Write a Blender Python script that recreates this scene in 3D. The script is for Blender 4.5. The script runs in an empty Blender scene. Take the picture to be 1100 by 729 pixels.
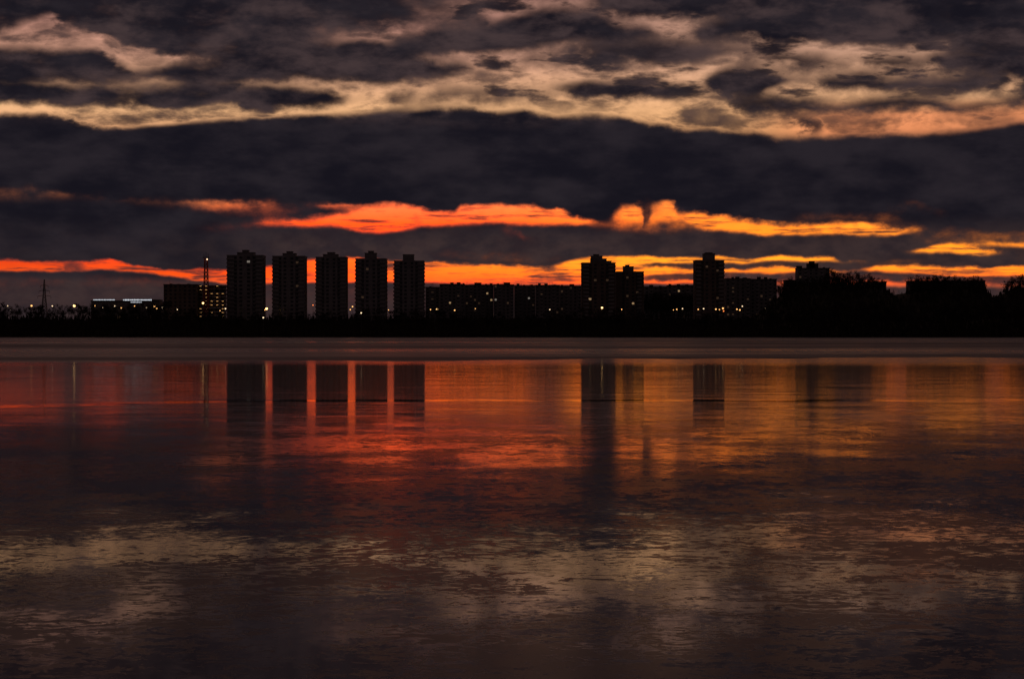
import bpy, bmesh, math, random
from mathutils import Vector
R = random.Random(7)
sc = bpy.context.scene
COL = sc.collection
F = 2327.0          # focal length in photo pixels
HV = 359.5          # horizon row
CAMZ = 1.7

def sx(u, Y): return (u - 550.0) / F * Y
def sz(v, Y): return CAMZ + (HV - v) / F * Y
def lin(r, g, b):
    def f(c):
        c /= 255.0
        return c / 12.92 if c <= 0.04045 else ((c + 0.055) / 1.055) ** 2.4
    return (f(r), f(g), f(b))
def sstep(a, b, x):
    t = min(1, max(0, (x - a) / (b - a)))
    return t * t * (3 - 2 * t)

# ------------------------------------------------------------------ render
sc.render.engine = 'CYCLES'
vs = sc.view_settings
vs.view_transform = 'Standard'; vs.look = 'None'; vs.exposure = 0; vs.gamma = 1
vs.use_curve_mapping = False
sc.cycles.use_denoising = True
sc.cycles.max_bounces = 4
sc.cycles.sample_clamp_indirect = 2.0; sc.cycles.sample_clamp_direct = 3.0

# ------------------------------------------------------------------ camera
cam = bpy.data.cameras.new('camera')
co = bpy.data.objects.new('camera', cam); COL.objects.link(co)
cam.sensor_width = 36.0; cam.lens = 36.0 * F / 1100.0
cam.clip_start = 0.1; cam.clip_end = 200000.0
co.location = (0, 0, CAMZ)
co.rotation_euler = (math.radians(90) - math.atan((364.5 - HV) / F), 0, 0)
sc.camera = co

# ------------------------------------------------------------------ world
W = bpy.data.worlds.new('World'); sc.world = W; W.use_nodes = True
W.cycles.sampling_method = 'MANUAL'; W.cycles.sample_map_resolution = 1024
nt = W.node_tree; nt.nodes.clear(); L = nt.links

class G:
    """small helper that writes node graphs"""
    def __init__(s, nt): s.nt = nt
    def n(s, t): return s.nt.nodes.new(t)
    def put(s, sock, v):
        if isinstance(v, bpy.types.NodeSocket): s.nt.links.new(v, sock)
        else: sock.default_value = v
    def m(s, op, a, b=None, c=None, clamp=False):
        n = s.n('ShaderNodeMath'); n.operation = op; n.use_clamp = clamp
        s.put(n.inputs[0], a)
        if b is not None: s.put(n.inputs[1], b)
        if c is not None: s.put(n.inputs[2], c)
        return n.outputs[0]
    def mr(s, v, a, b, c=0.0, d=1.0, kind='SMOOTHSTEP'):
        n = s.n('ShaderNodeMapRange'); n.interpolation_type = kind
        s.put(n.inputs[0], v)
        for i, x in enumerate((a, b, c, d)): s.put(n.inputs[1 + i], x)
        return n.outputs[0]
    def mix(s, f, a, b):          # colours
        n = s.n('ShaderNodeMix'); n.data_type = 'RGBA'
        s.put(n.inputs[0], f)
        for i, x in ((6, a), (7, b)):
            s.put(n.inputs[i], x if isinstance(x, bpy.types.NodeSocket) else (*x, 1.0))
        return n.outputs[2]
    def fmix(s, f, a, b):
        n = s.n('ShaderNodeMix'); n.data_type = 'FLOAT'
        s.put(n.inputs[0], f); s.put(n.inputs[2], a); s.put(n.inputs[3], b)
        return n.outputs[0]
    def noise(s, vec, scale=(1, 1, 1), loc=(0, 0, 0), detail=5, rough=0.55, dist=0.0):
        mp = s.n('ShaderNodeMapping'); s.put(mp.inputs[0], vec)
        mp.inputs['Scale'].default_value = scale; mp.inputs['Location'].default_value = loc
        n = s.n('ShaderNodeTexNoise'); n.inputs['Scale'].default_value = 1.0
        n.inputs['Detail'].default_value = detail; n.inputs['Roughness'].default_value = rough
        n.inputs['Distortion'].default_value = dist
        s.put(n.inputs['Vector'], mp.outputs[0])
        return n.outputs[0]
    def ramp(s, f, stops, interp='LINEAR'):
        t = bpy.data.node_groups.new('colour_stops', 'ShaderNodeTree')      # built apart: faster than inside the big tree
        t.interface.new_socket('Fac', in_out='INPUT', socket_type='NodeSocketFloat')
        t.interface.new_socket('Color', in_out='OUTPUT', socket_type='NodeSocketColor')
        n = t.nodes.new('ShaderNodeValToRGB'); cr = n.color_ramp; cr.interpolation = interp
        stops = sorted(stops, key=lambda q: q[0])
        cr.elements.remove(cr.elements[1])
        cr.elements[0].position = min(1, max(0, stops[0][0])); cr.elements[0].color = (*stops[0][1], 1)
        for p, c in stops[1:]:
            e = cr.elements.new(min(1, max(0, p))); e.color = (*c, 1)
        a = t.nodes.new('NodeGroupInput'); b = t.nodes.new('NodeGroupOutput')
        t.links.new(a.outputs[0], n.inputs[0]); t.links.new(n.outputs[0], b.inputs[0])
        q = s.n('ShaderNodeGroup'); q.node_tree = t
        s.put(q.inputs[0], f)
        return q.outputs[0]

g = G(nt)
tc = g.n('ShaderNodeTexCoord').outputs['Generated']
sep = g.n('ShaderNodeSeparateXYZ'); g.put(sep.inputs[0], tc)
dx, dy, dz = sep.outputs
U0 = g.m('MULTIPLY', g.m('ARCTAN2', dx, dy), F)
V0 = g.m('MULTIPLY', g.m('ARCSINE', dz), F)
dirpx = g.n('ShaderNodeVectorMath'); dirpx.operation = 'SCALE'; g.put(dirpx.inputs[0], tc); dirpx.inputs['Scale'].default_value = F
P = dirpx.outputs[0]
nA = g.noise(P, (1/150, 1/150, 1/55), (3, 1, 7), 4, .55)
nB = g.noise(P, (1/30, 1/30, 1/17), (13, 5, 2), 5, .55)
nC = g.noise(P, (1/90, 1/90, 1/60), (31, 8, 4), 3, .5)
nD = g.noise(P, (1/62, 1/62, 1/26), (1, 28, 14), 5, .55)
nE = g.noise(P, (1/85, 1/85, 1/30), (44, 2, 5), 6, .58, .2)
wa = g.mr(V0, 40, 240, 4.0, 15.0, 'LINEAR')
wb = g.mr(V0, 40, 240, 7.0, 17.0, 'LINEAR')
nF = g.noise(P, (1/12, 1/12, 1/7.5), (7, 3, 25), 4, .6)
softk = g.mr(V0, 60, 240, 1.4, 2.5, 'LINEAR')
Vw = g.m('ADD', g.m('MULTIPLY_ADD', g.m('SUBTRACT', nA, .5), wa, V0), g.m('MULTIPLY', g.m('SUBTRACT', nB, .5), wb))
Uw = g.m('MULTIPLY_ADD', g.m('SUBTRACT', nC, .5), 50.0, g.m('MULTIPLY_ADD', g.m('SUBTRACT', nB, .5), g.mr(V0, 100, 220, 20, 46, 'LINEAR'), U0))
T = g.m('MULTIPLY_ADD', Uw, 1 / 1300.0, 0.5)

def toang(u, v):
    az = math.atan((u - 550) / F)
    return F * az, F * math.atan((HV - v) / F * math.cos(az))

# base coverage: broken cloud above the big bank, closed below it
high = g.mr(V0, 352, 372, 0, 1)
gen = g.noise(P, (1/420, 1/420, 1/150), (5, 5, 9), 6, .6)
gen = g.mr(gen, g.mr(V0, 420, 620, .36, .46), g.mr(V0, 420, 620, .50, .62), g.mr(V0, 420, 620, .6, .2), 1.0)
far = g.mr(g.m('ABSOLUTE', U0), 560, 760, 0, 1)
far = g.m('MAXIMUM', far, high)
base = g.fmix(g.mr(U0, -170, 10, 0, 1), .99, g.mr(V0, 205, 240, .96, .45))
base = g.m('MULTIPLY_ADD', g.m('SUBTRACT', nD, .5), g.mr(V0, 150, 240, .25, .9), base)
cov = base

def ribbon(pts, target, soft=5.0):
    """a long streak of cloud (target near 1) or of open sky (near 0); pts: (u, top, bottom[, strength])"""
    global cov
    st = []
    if pts[0][0] > -90: pts = [(pts[0][0] - 12, pts[0][1], pts[0][2], 0.0)] + pts       # fade out at both ends
    if pts[-1][0] < 1110: pts = pts + [(pts[-1][0] + 12, pts[-1][1], pts[-1][2], 0.0)]
    for p in pts:
        u, t, b = p[:3]; a = p[3] if len(p) > 3 else 1.0
        U, V1 = toang(u, t); V2 = toang(u, b)[1]
        st.append((U / 1300 + .5, ((V1 + V2) / 2 / 1000 + .2, abs(V1 - V2) / 2 / 1000, a)))
    assert len(st) <= 32, len(st)
    stops = g.ramp(T, st)          # made before the node that reads it, so that the shader needs little stack
    r = g.n('ShaderNodeSeparateColor'); g.put(r.inputs[0], stops)
    d = g.m('ABSOLUTE', g.m('SUBTRACT', g.m('MULTIPLY_ADD', r.outputs[0], 1000.0, -200.0), Vw))
    e = g.m('MULTIPLY_ADD', r.outputs[1], 1000.0, g.m('MULTIPLY', d, -1.0))
    k = g.mr(g.m('DIVIDE', e, softk), -soft, soft, 0, 1)
    k = g.m('MULTIPLY', k, r.outputs[2])
    cov = g.fmix(k, cov, target)

# ---- upper sky (rows of the photo: top / bottom): open parts first, cloud bodies over them
ribbon([(-100,36,52),(0,37,52),(20,26,51),(40,20,52),(60,30,54),(100,32,53),(118,42,66),(140,50,73),(175,56,71),(195,60,70,.6),(230,63,70,.2)], .0, 4)
ribbon([(5,88,94,.3),(75,87,94,.7),(105,90,94,.3),(140,85,96,.5),(180,85,95,.5),(210,88,92,.1),(262,84,96,.5),(300,88,94,.3)], .2, 3)
ribbon([(-100,110,127),(0,111,127),(50,111,125),(90,113,135),(110,114,141),(140,117,144),(180,118,139),(205,115,135),(230,110,132),(280,116,131),(340,117,130),(380,112,127),(400,105,125),(420,109,123,.6),(440,111,120,.3)], .0, 3)
ribbon([(345,28,47,.3),(380,31,45,.8),(400,30,43,1),(425,31,45,1),(438,29,41,.4),(460,27,37,.1)], .02, 4)
ribbon([(505,-20,10,.5),(518,-20,26,.9),(528,-20,34),(540,-20,28,.8),(560,-20,16,.6),(590,-20,14,.5),(605,-20,14,1),(630,-20,13,.7),(670,-10,12,.3)], .10, 5)
ribbon([(440,54,61,.3),(475,52,68,.9),(520,54,78,1),(560,52,90,1),(600,50,92),(660,52,92),(720,44,92),(760,40,92),(800,36,92),(850,44,96),(900,46,98),(960,46,98),(1000,44,98,.9),(1016,38,96,.7),(1034,44,80,.2)], .10, 6)
ribbon([(260,84,98,.5),(330,85,99,.9),(360,86,100),(380,88,113),(400,90,118),(430,86,116),(455,82,118),(480,79,118),(520,78,127),(560,79,124),(600,80,130),(640,70,131),(690,72,136),(740,72,142),(800,76,143),(850,82,148),(900,88,146),(950,92,146),(990,98,147),(1040,97,142),(1080,104,136,.9),(1120,110,134,.9)], .04, 5)
ribbon([(650,17,26,.5),(690,16,32,.9),(718,16,41),(735,16,31,.9),(775,15,22,.4)], .0, 5)
ribbon([(1066,80,94,.1),(1073,80,100,.9),(1084,80,103,.9),(1092,84,94,.1)], .0, 3)
# bodies
ribbon([(262,97,118,1),(320,97,115),(350,99,113),(366,103,111,.3)], 1.0, 3)
ribbon([(260,46,84,1),(330,50,84,1),(400,52,86,1),(440,56,86,1),(470,69,82,1),(495,71,80,.9),(514,74,78,.3)], 1.0, 4)
ribbon([(380,45,64,.9),(440,44,62,1),(460,32,55,1),(490,30,57),(520,29,57),(550,18,54),(580,12,51),(610,13,48),(640,18,46),(665,26,45,.9),(690,30,44,.7),(712,36,43,.1)], 1.02, 4)
ribbon([(530,55,74,.5),(560,53,75,.8),(600,51,74,.8),(625,57,74,.5)], .60, 5)
ribbon([(600,50,56,.3),(630,44,64,.9),(660,42,70),(700,42,72),(740,44,71),(765,41,64,.9),(785,46,60,.7),(812,47,58,.5)], .92, 5)
ribbon([(735,34,39,.3),(755,24,41),(790,18,40),(830,14,44),(870,12,44)], 1.0, 4)
ribbon([(640,-60,6,.3),(670,-60,16),(700,-60,19),(740,-60,17),(790,-60,20),(830,-60,42),(870,-60,43),(900,-60,46),(950,-60,48),(1000,-60,46),(1022,-60,40),(1040,-60,50),(1060,-60,64),(1200,-60,74)], 1.02, 4)
ribbon([(590,94,101,.2),(612,92,103,.7),(632,89,106),(660,87,107),(690,89,107),(715,92,106),(735,93,104,.7),(762,92,103,.5)], 1.0, 3)
ribbon([(750,84,90,.3),(764,81,95),(780,76,102),(800,73,111),(812,74,112),(822,77,101),(838,79,93),(862,81,88,.3)], 1.0, 4)
ribbon([(786,92,112,.3),(800,92,118,.85),(815,96,120,.7),(826,100,116,.2)], .92, 4)
ribbon([(775,104,112,.2),(800,105,122,.9),(828,106,124,.9),(850,109,121,.5)], .84, 4)
ribbon([(510,98,111,.5),(555,97,111,.75),(590,99,110,.7),(615,99,106,.2)], .62, 4)
ribbon([(420,98,113,.5),(432,96,116,.9),(446,98,114,.3),(470,94,109,.8),(500,95,112,.9),(535,99,109,.8)], .70, 4)
ribbon([(805,58,71,.5),(835,57,73,.95),(865,62,76,.95),(900,66,76,.5)], .88, 4)
ribbon([(905,65,75,.3),(930,63,77,.95),(965,63,77,.95),(985,66,76,.5)], .84, 4)
ribbon([(862,85,94,.4),(880,83,99),(915,81,97),(955,86,97),(1000,84,100),(1045,80,98),(1066,80,100,.5)], .95, 4)
ribbon([(800,108,126,.6),(830,106,123),(870,108,122),(900,112,121,.8),(930,107,121,1),(970,103,119,1),(1005,106,118),(1040,110,119,.8),(1100,104,112,.8)], .92, 4)
ribbon([(985,62,76,.4),(1002,60,80),(1040,58,81),(1120,56,90)], 1.02, 4)
ribbon([(1088,78,112,.4),(1100,78,112,.9),(1120,78,112,.9)], .9, 4)
ribbon([(1000,-60,46,.2),(1030,36,62,.9),(1120,30,62,.9)], .93, 6)
ribbon([(1026,96,108,.1),(1034,97,109,.6),(1056,93,103,.6),(1068,94,102,.1)], .12, 3)
ribbon([(1010,125,133,.4),(1045,127,135,.8),(1085,125,132,.4)], .6, 3)
ribbon([(856,126,134,.2),(864,123,143,.95),(876,126,141,.9),(884,130,136,.2)], .9, 2.5)
ribbon([(895,126,134,.2),(910,124,140,.5),(930,124,140,.2)], .6, 3)
# ---- the big bank
ribbon([(-100,124,214),(0,126,214),(40,127,214),(75,127,214),(90,135,214),(110,140,214),(140,141,214),(165,138,215),(200,133,216),(240,127,216),(300,128,217),(360,126,219),(430,121,222),(465,117,227),(485,122,230),(500,121,220),(525,127,221),(555,121,220),(600,130,227),(630,128,236),(660,128,247),(672,130,220),(700,134,222),(740,140,229),(775,138,230),(845,148,239),(920,145,242),(1000,147,246),(1040,142,247),(1100,135,248)], 1.02, 2.6)
ribbon([(940,214,244,.1),(958,220,244,.25),(978,212,226,.4),(995,216,232,.2),(1010,222,240,.2)], .66, 4)
# ---- lower sky
ribbon([(-100,219,276),(0,219,276),(80,217,277),(130,218,280),(160,220,285),(200,226,288),(240,228,289,.9),(275,236,287,.9),(330,245,278,.6)], 1.0, 4)
ribbon([(-100,206,215,.4),(0,206,215,.5),(40,198,215,.5),(65,206,214,.6),(85,209,214,.3),(150,214,220,.25),(220,214,226,.45),(270,216,230,.5),(300,218,236,.4),(330,220,232,.2)], .52, 4)
ribbon([(200,217,220,.2),(212,217,222,.5),(240,217,225,.7),(264,218,224,.6),(276,219,223,.2)], .10, 2.5)
ribbon([(215,242,252,.1),(250,238,250,.35),(285,236,248,.4),(300,238,248,.2)], .6, 5)
ribbon([(336,219,224,.3),(350,218,224,.9),(372,219,225,.8),(385,221,226,.3)], .22, 2.5)
ribbon([(280,238,240,.1),(292,237,242,.7),(320,236,243),(345,233,244),(370,229,246),(385,226,250),(405,222,251),(430,221,247),(450,225,244),(470,228,244),(490,230,243),(500,221,243),(540,220,240),(570,220,241),(592,223,242),(608,229,243),(622,237,244),(640,241,246,.2)], .0, 3)
ribbon([(430,236,246,.1),(438,231,246,.6),(447,233,244,.1)], .55, 3)
ribbon([(655,232,246,.1),(664,226,246,.8),(672,221,245),(684,220,243),(691,224,246,.7),(700,220,246,.9),(715,218,240),(728,219,241),(736,224,242,.4)], .08, 3)
ribbon([(636,240,250,.2),(660,240,250,.8),(700,240,252,.85),(740,238,250,.8),(780,240,250,.4),(810,246,252,.1)], .60, 4)
ribbon([(686,212,222,.1),(692,212,243,.75),(697,212,240,.8),(703,214,230,.3)], .96, 4)
ribbon([(728,232,236,.2),(740,229,240,.9),(752,226,243),(770,230,247),(800,236,249),(830,239,254),(850,241,251),(868,242,255),(905,242,252),(935,244,253),(955,246,255),(968,247,251),(985,247,250,.3)], .0, 2.5)
ribbon([(845,232,240,.1),(870,230,240,.4),(930,230,241,.4),(960,236,246,.5),(990,246,262,.5),(1030,248,264,.5),(1120,248,264,.5)], .66, 4)
ribbon([(280,248,282),(360,244,280),(375,249,280),(400,253,280),(440,246,280),(500,243,282),(540,241,286),(556,247,287),(590,243,289),(604,243,284),(625,245,277),(660,249,275),(700,252,277),(740,249,278),(800,249,278),(830,256,278),(870,254,277),(900,255,277),(940,257,279),(968,258,280),(985,262,277),(995,264,270,.3)], .97, 3)
ribbon([(535,244,256,.1),(550,243,254,.4),(560,248,259,.3),(566,254,259,.1)], .62, 2.5)
ribbon([(-100,278,290),(0,277.5,290),(30,279,291),(70,280,291),(120,279,289),(135,282,291),(160,287,293),(180,289,297),(200,290,302),(240,291,306),(290,286,305),(330,279,304),(380,279,304),(420,280,304),(460,281,304),(500,284,305),(545,286,306),(590,287,306),(604,283,306),(628,277,307),(660,275,306),(740,277,304),(800,278,302),(860,276.5,296),(890,277,296),(910,279,294,.5),(935,280,290,.2)], .0, 1.8)
ribbon([(66,280,291,.1),(70,280,291,.85),(86,280,291,.85),(90,281,291,.1)], .62, 2)
ribbon([(676,285,287,.2),(695,283.5,288),(745,282,289),(800,282.5,289),(850,282,289),(900,282,290),(950,282,289),(985,279,287)], .90, 1.6)
ribbon([(672,299,302,.3),(700,295,302),(745,293,301),(790,292,300),(830,294,302),(880,292,303),(940,295,303),(1000,297,303),(1060,298,304),(1120,298,304)], .84, 1.6)
ribbon([(490,300,302,.1),(530,299,301.5,.6),(590,299,301.5,.6),(620,300,302,.1)], .55, 1.5)
ribbon([(470,270,279,.1),(520,272,281,.45),(560,274,284,.4),(600,276,282,.2)], .72, 3)
ribbon([(580,284,292,.1),(592,285,293,.8),(602,286,290,.2)], .9, 2)
ribbon([(980,269,272,.3),(992,267,272),(1010,262,272),(1030,262,273),(1050,264,273),(1062,268,273,.8),(1072,270,273,.4)], .0, 2)
ribbon([(1045,261,265,.2),(1070,261.5,265,.7),(1120,261,265,.8)], .1, 1.8)
ribbon([(930,289,291,.2),(945,288,292,.9),(990,287,294),(1020,287,295),(1045,286,296),(1060,289,296),(1075,286,296),(1120,285,296)], .0, 1.8)
ribbon([(820,289,294,.8),(845,289,294,.6),(860,290,293,.1)], .1, 1.8)
ribbon([(825,303,309,.3),(840,303,309,.7),(860,304,310,.4),(920,303,310,.4),(950,302,309,1),(980,302,309,1),(1010,303,309,.4),(1060,304,309,.7),(1085,304,309,.6),(1120,304,309,.5)], .12, 2)
ribbon([(30,318,323,.1),(70,311,317,.4),(90,314,319,.2),(140,312,322,.3),(175,304,314,.4),(205,304,310,.2)], .55, 3)
# hazy last degree above the skyline
ribbon([(-100,296,400),(0,296,400),(140,297,400),(200,307,400),(460,308,400),(800,308,400),(1120,310,400)], .84, 4)

cov = g.fmix(far, cov, gen)
puff = g.m('MULTIPLY', g.mr(nE, .42, .64, 0, .72), g.mr(V0, 150, 235, .0, 1))       # thin veils drifting through the open sky
cov = g.m('MAXIMUM', cov, g.m('MULTIPLY', puff, g.m('SUBTRACT', 1.0, cov)))
nH = g.noise(P, (1/62, 1/62, 1/19), (9, 41, 3), 5, .52, .1)
puff3 = g.m('MULTIPLY', g.mr(nH, .42, .64, 0, .90), g.m('MULTIPLY', g.mr(V0, 226, 262, 0, 1), g.mr(U0, -260, -60, .35, 1)))    # small grey clouds
cov = g.m('MAXIMUM', cov, puff3)
nG = g.noise(P, (1/75, 1/75, 1/6.5), (15, 32, 3), 5, .6, .2)
puff2 = g.m('MULTIPLY', g.mr(nG, .46, .66, 0, .62), g.mr(V0, 160, 130, 0, 1))      # streaks across the low gaps
cov = g.m('MAXIMUM', cov, g.m('MULTIPLY', puff2, g.m('SUBTRACT', 1.0, cov)))
edge = g.m('MAXIMUM', g.m('MULTIPLY', cov, g.m('SUBTRACT', 1.0, cov)), g.mr(V0, 150, 235, .03, .06))
cv = g.m('ADD', cov, g.m('MULTIPLY', g.m('MULTIPLY', g.m('SUBTRACT', nB, .5), edge), g.mr(V0, 120, 220, 3.2, 2.4)))
cv = g.m('ADD', cv, g.m('MULTIPLY', g.m('MULTIPLY', g.m('SUBTRACT', nD, .5), edge), 2.0))
cv = g.m('ADD', cv, g.m('MULTIPLY', g.m('MULTIPLY', g.m('SUBTRACT', nF, .5), edge), g.mr(V0, 100, 240, 2.4, .8)))
cv = g.m('MINIMUM', g.m('MAXIMUM', cv, 0.0), 1.0)

# ---- open sky: twilight colours by height and bearing
def vr(v): return min(1, max(0, ((HV - v) / 400.0)))
tv = g.m('MULTIPLY', V0, 1 / 400.0)
left = g.ramp(tv, [(vr(v), lin(*c)) for v, c in [(-20,(150,110,100)),(30,(190,136,120)),(65,(220,163,136)),(120,(244,186,134)),(200,(205,120,80)),(220,(252,140,75)),(240,(255,104,34)),(280,(255,74,30)),(296,(255,92,26)),(304,(235,100,40)),(310,(130,75,62)),(340,(62,46,50))]])
right = g.ramp(tv, [(vr(v), lin(*c)) for v, c in [(-20,(160,122,106)),(30,(196,150,126)),(60,(212,162,134)),(90,(232,176,136)),(125,(246,184,128)),(200,(220,140,70)),(228,(255,150,58)),(250,(248,152,44)),(281,(247,160,42)),(293,(250,138,38)),(303,(255,108,40)),(310,(200,105,70)),(340,(70,50,52))]])
blend = g.fmix(g.mr(V0, 85, 105, 0, 1), g.mr(U0, -330, 0, 0, 1), g.mr(U0, -120, 330, 0, 1))
clear = g.mix(blend, left, right)
# the glow near the horizon is brighter than the film can show: its red runs past white
hot = g.n('ShaderNodeCombineXYZ'); g.put(hot.inputs[0], g.m('ADD', 1.0, g.m('MULTIPLY', g.mr(V0, 190, 140, 0, 1), g.mr(U0, -420, -150, .05, .9))))
g.put(hot.inputs[1], g.m('ADD', 1.0, g.m('MULTIPLY', g.mr(V0, 190, 140, 0, 1), g.mr(U0, -100, 200, .0, .38)))); hot.inputs[2].default_value = 1.0
hm = g.n('ShaderNodeVectorMath'); hm.operation = 'MULTIPLY'; g.put(hm.inputs[0], clear); g.put(hm.inputs[1], hot.outputs[0])
clear = hm.outputs[0]
peach = g.m('MULTIPLY', g.mr(U0, 220, 360, 0, 1), g.mr(g.m('ABSOLUTE', g.m('SUBTRACT', V0, 222)), 8, 30, .8, 0))
clear = g.mix(peach, clear, lin(252, 150, 98))
sky = g.n('ShaderNodeTexSky'); sky.sky_type = 'NISHITA'; sky.sun_disc = False
sky.sun_elevation = math.radians(0.4); sky.sun_rotation = math.radians(0.5)
sky.dust_density = 3.0; sky.air_density = 1.5
dome = g.n('ShaderNodeVectorMath'); dome.operation = 'SCALE'; g.put(dome.inputs[0], sky.outputs[0]); dome.inputs['Scale'].default_value = 0.02
away = g.mr(g.m('ABSOLUTE', U0), 700, 2600, 0, 1)
away = g.m('MAXIMUM', away, g.mr(V0, 900, 2400, 0, 1))
clear = g.mix(away, clear, dome.outputs[0])

# ---- cloud bodies
dark = g.mix(g.mr(g.m('ADD', g.m('MULTIPLY', nD, .5), g.m('MULTIPLY', nA, .5)), .38, .64), lin(22, 20, 28), lin(40, 35, 41))
dark = g.mix(g.m('MULTIPLY', g.mr(V0, 215, 240, 0, .95), g.mr(g.m('ADD', g.m('MULTIPLY', nE, .65), g.m('MULTIPLY', nB, .35)), .42, .66, 0, 1)), dark, lin(70, 56, 57))
lowc = g.m('MULTIPLY', g.mr(V0, 130, 92, 0, .8), g.mr(U0, -380, -180, .25, 1))
lowc = g.m('MAXIMUM', lowc, g.mr(V0, 66, 54, 0, .8))
dark = g.mix(lowc, dark, g.mix(g.mr(nB, .34, .68), lin(44, 36, 40), lin(64, 49, 48)))
sc_ = g.n('ShaderNodeVectorMath'); sc_.operation = 'SCALE'; g.put(sc_.inputs[0], clear); sc_.inputs['Scale'].default_value = 0.22
wisp = g.mix(.45, sc_.outputs[0], lin(114, 84, 76))
veil = g.n('ShaderNodeVectorMath'); veil.operation = 'SCALE'; g.put(veil.inputs[0], clear)
g.put(veil.inputs['Scale'], g.mr(g.m('ADD', g.m('MULTIPLY', nB, .6), g.m('MULTIPLY', nE, .4)), .32, .68, 1.05, g.mr(V0, 120, 220, .80, .66)))
body = g.mix(g.mr(cv, 1.0, .3, 0, .55), dark, wisp)
thin = g.m('POWER', g.mr(cv, 1.0, .04, 0, 1, 'LINEAR'), g.mr(V0, 100, 200, 2.4, 2.25))    # light let through
colr = g.mix(thin, body, veil.outputs[0])
bg = g.n('ShaderNodeBackground'); g.put(bg.inputs[0], colr); bg.inputs[1].default_value = 1.0
wo = g.n('ShaderNodeOutputWorld'); L.new(bg.outputs[0], wo.inputs[0])

# ------------------------------------------------------------------ sun, all but set behind the far shore
sl = bpy.data.lights.new('sun', 'SUN'); sl.energy = 0.03; sl.angle = math.radians(0.5); sl.color = (1.0, .55, .25)
so = bpy.data.objects.new('sun', sl); COL.objects.link(so)
so.rotation_euler = (math.radians(90 - 0.4), 0, math.radians(180 - 0.5))

# ------------------------------------------------------------------ materials
def mat(name, color, rough=.8, var=0.0, scale=1.0, metal=0.0, spec=.3):
    m = bpy.data.materials.new(name); m.use_nodes = True
    b = m.node_tree.nodes['Principled BSDF']; q = G(m.node_tree)
    b.inputs['Roughness'].default_value = rough; b.inputs['Metallic'].default_value = metal
    b.inputs['Specular IOR Level'].default_value = spec
    if var:
        c = q.n('ShaderNodeTexCoord').outputs['Object']
        n = q.noise(c, (scale,) * 3, (0, 0, 0), 5, .6)
        q.put(b.inputs['Base Color'], q.mix(q.mr(n, .3, .7), tuple(x * (1 - var) for x in color), tuple(min(1, x * (1 + var)) for x in color)))
    else: b.inputs['Base Color'].default_value = (*color, 1)
    return m
def glow(name, color, strength):
    m = bpy.data.materials.new(name); m.use_nodes = True
    b = m.node_tree.nodes['Principled BSDF']
    b.inputs['Base Color'].default_value = (.3, .3, .3, 1)
    b.inputs['Emission Color'].default_value = (*color, 1); b.inputs['Emission Strength'].default_value = strength
    return m
M = dict(
    panel=mat('concrete_panel', (.26, .255, .265), .85, .2, .15),
    panel_b=mat('grey_panel', (.22, .21, .215), .85, .2, .15),
    brick=mat('brown_brick', (.20, .155, .135), .9, .25, .2),
    balc=mat('balcony_panel', (.30, .295, .30), .8, .15, .3),
    roof=mat('roof_felt', (.08, .08, .085), .9, .2, .3),
    glass=mat('window_glass', (.02, .022, .026), .15, 0, 1, 0, .5),
    steel=mat('galvanised_steel', (.16, .16, .16), .5, .15, 1, .6),
    red=mat('red_paint', (.35, .05, .03), .6, .15, 1),
    conc=mat('raw_concrete', (.30, .28, .25), .9, .25, .3),
    bark=mat('bark', (.05, .042, .035), .95, .3, 2),
    twig=mat('twigs', (.045, .036, .03), .95, .3, 2),
    soil=mat('soil_and_dry_grass', (.05, .045, .03), .95, .5, .05),
    scrub=mat('dry_scrub', (.05, .042, .028), .95, .4, .6),
    w_warm=glow('lit_window_warm', (1, .62, .30), .30),
    w_dim=glow('lit_window_dim', (1, .55, .28), .03),
    w_white=glow('lit_window_white', (1, .86, .72), .17),
    l_white=glow('lamp_white', (1, .70, .42), 1.8),
    l_orange=glow('lamp_sodium', (1, .48, .15), 2.2),
    l_bright=glow('lamp_bright', (1, .56, .20), 4.5),
    l_red=glow('lamp_red', (1, .22, .05), 3.0),
    sign=glow('sign_light', (.86, .92, 1.0), .75),
    work=glow('work_light', (1, .50, .17), 1.8),
)

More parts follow.
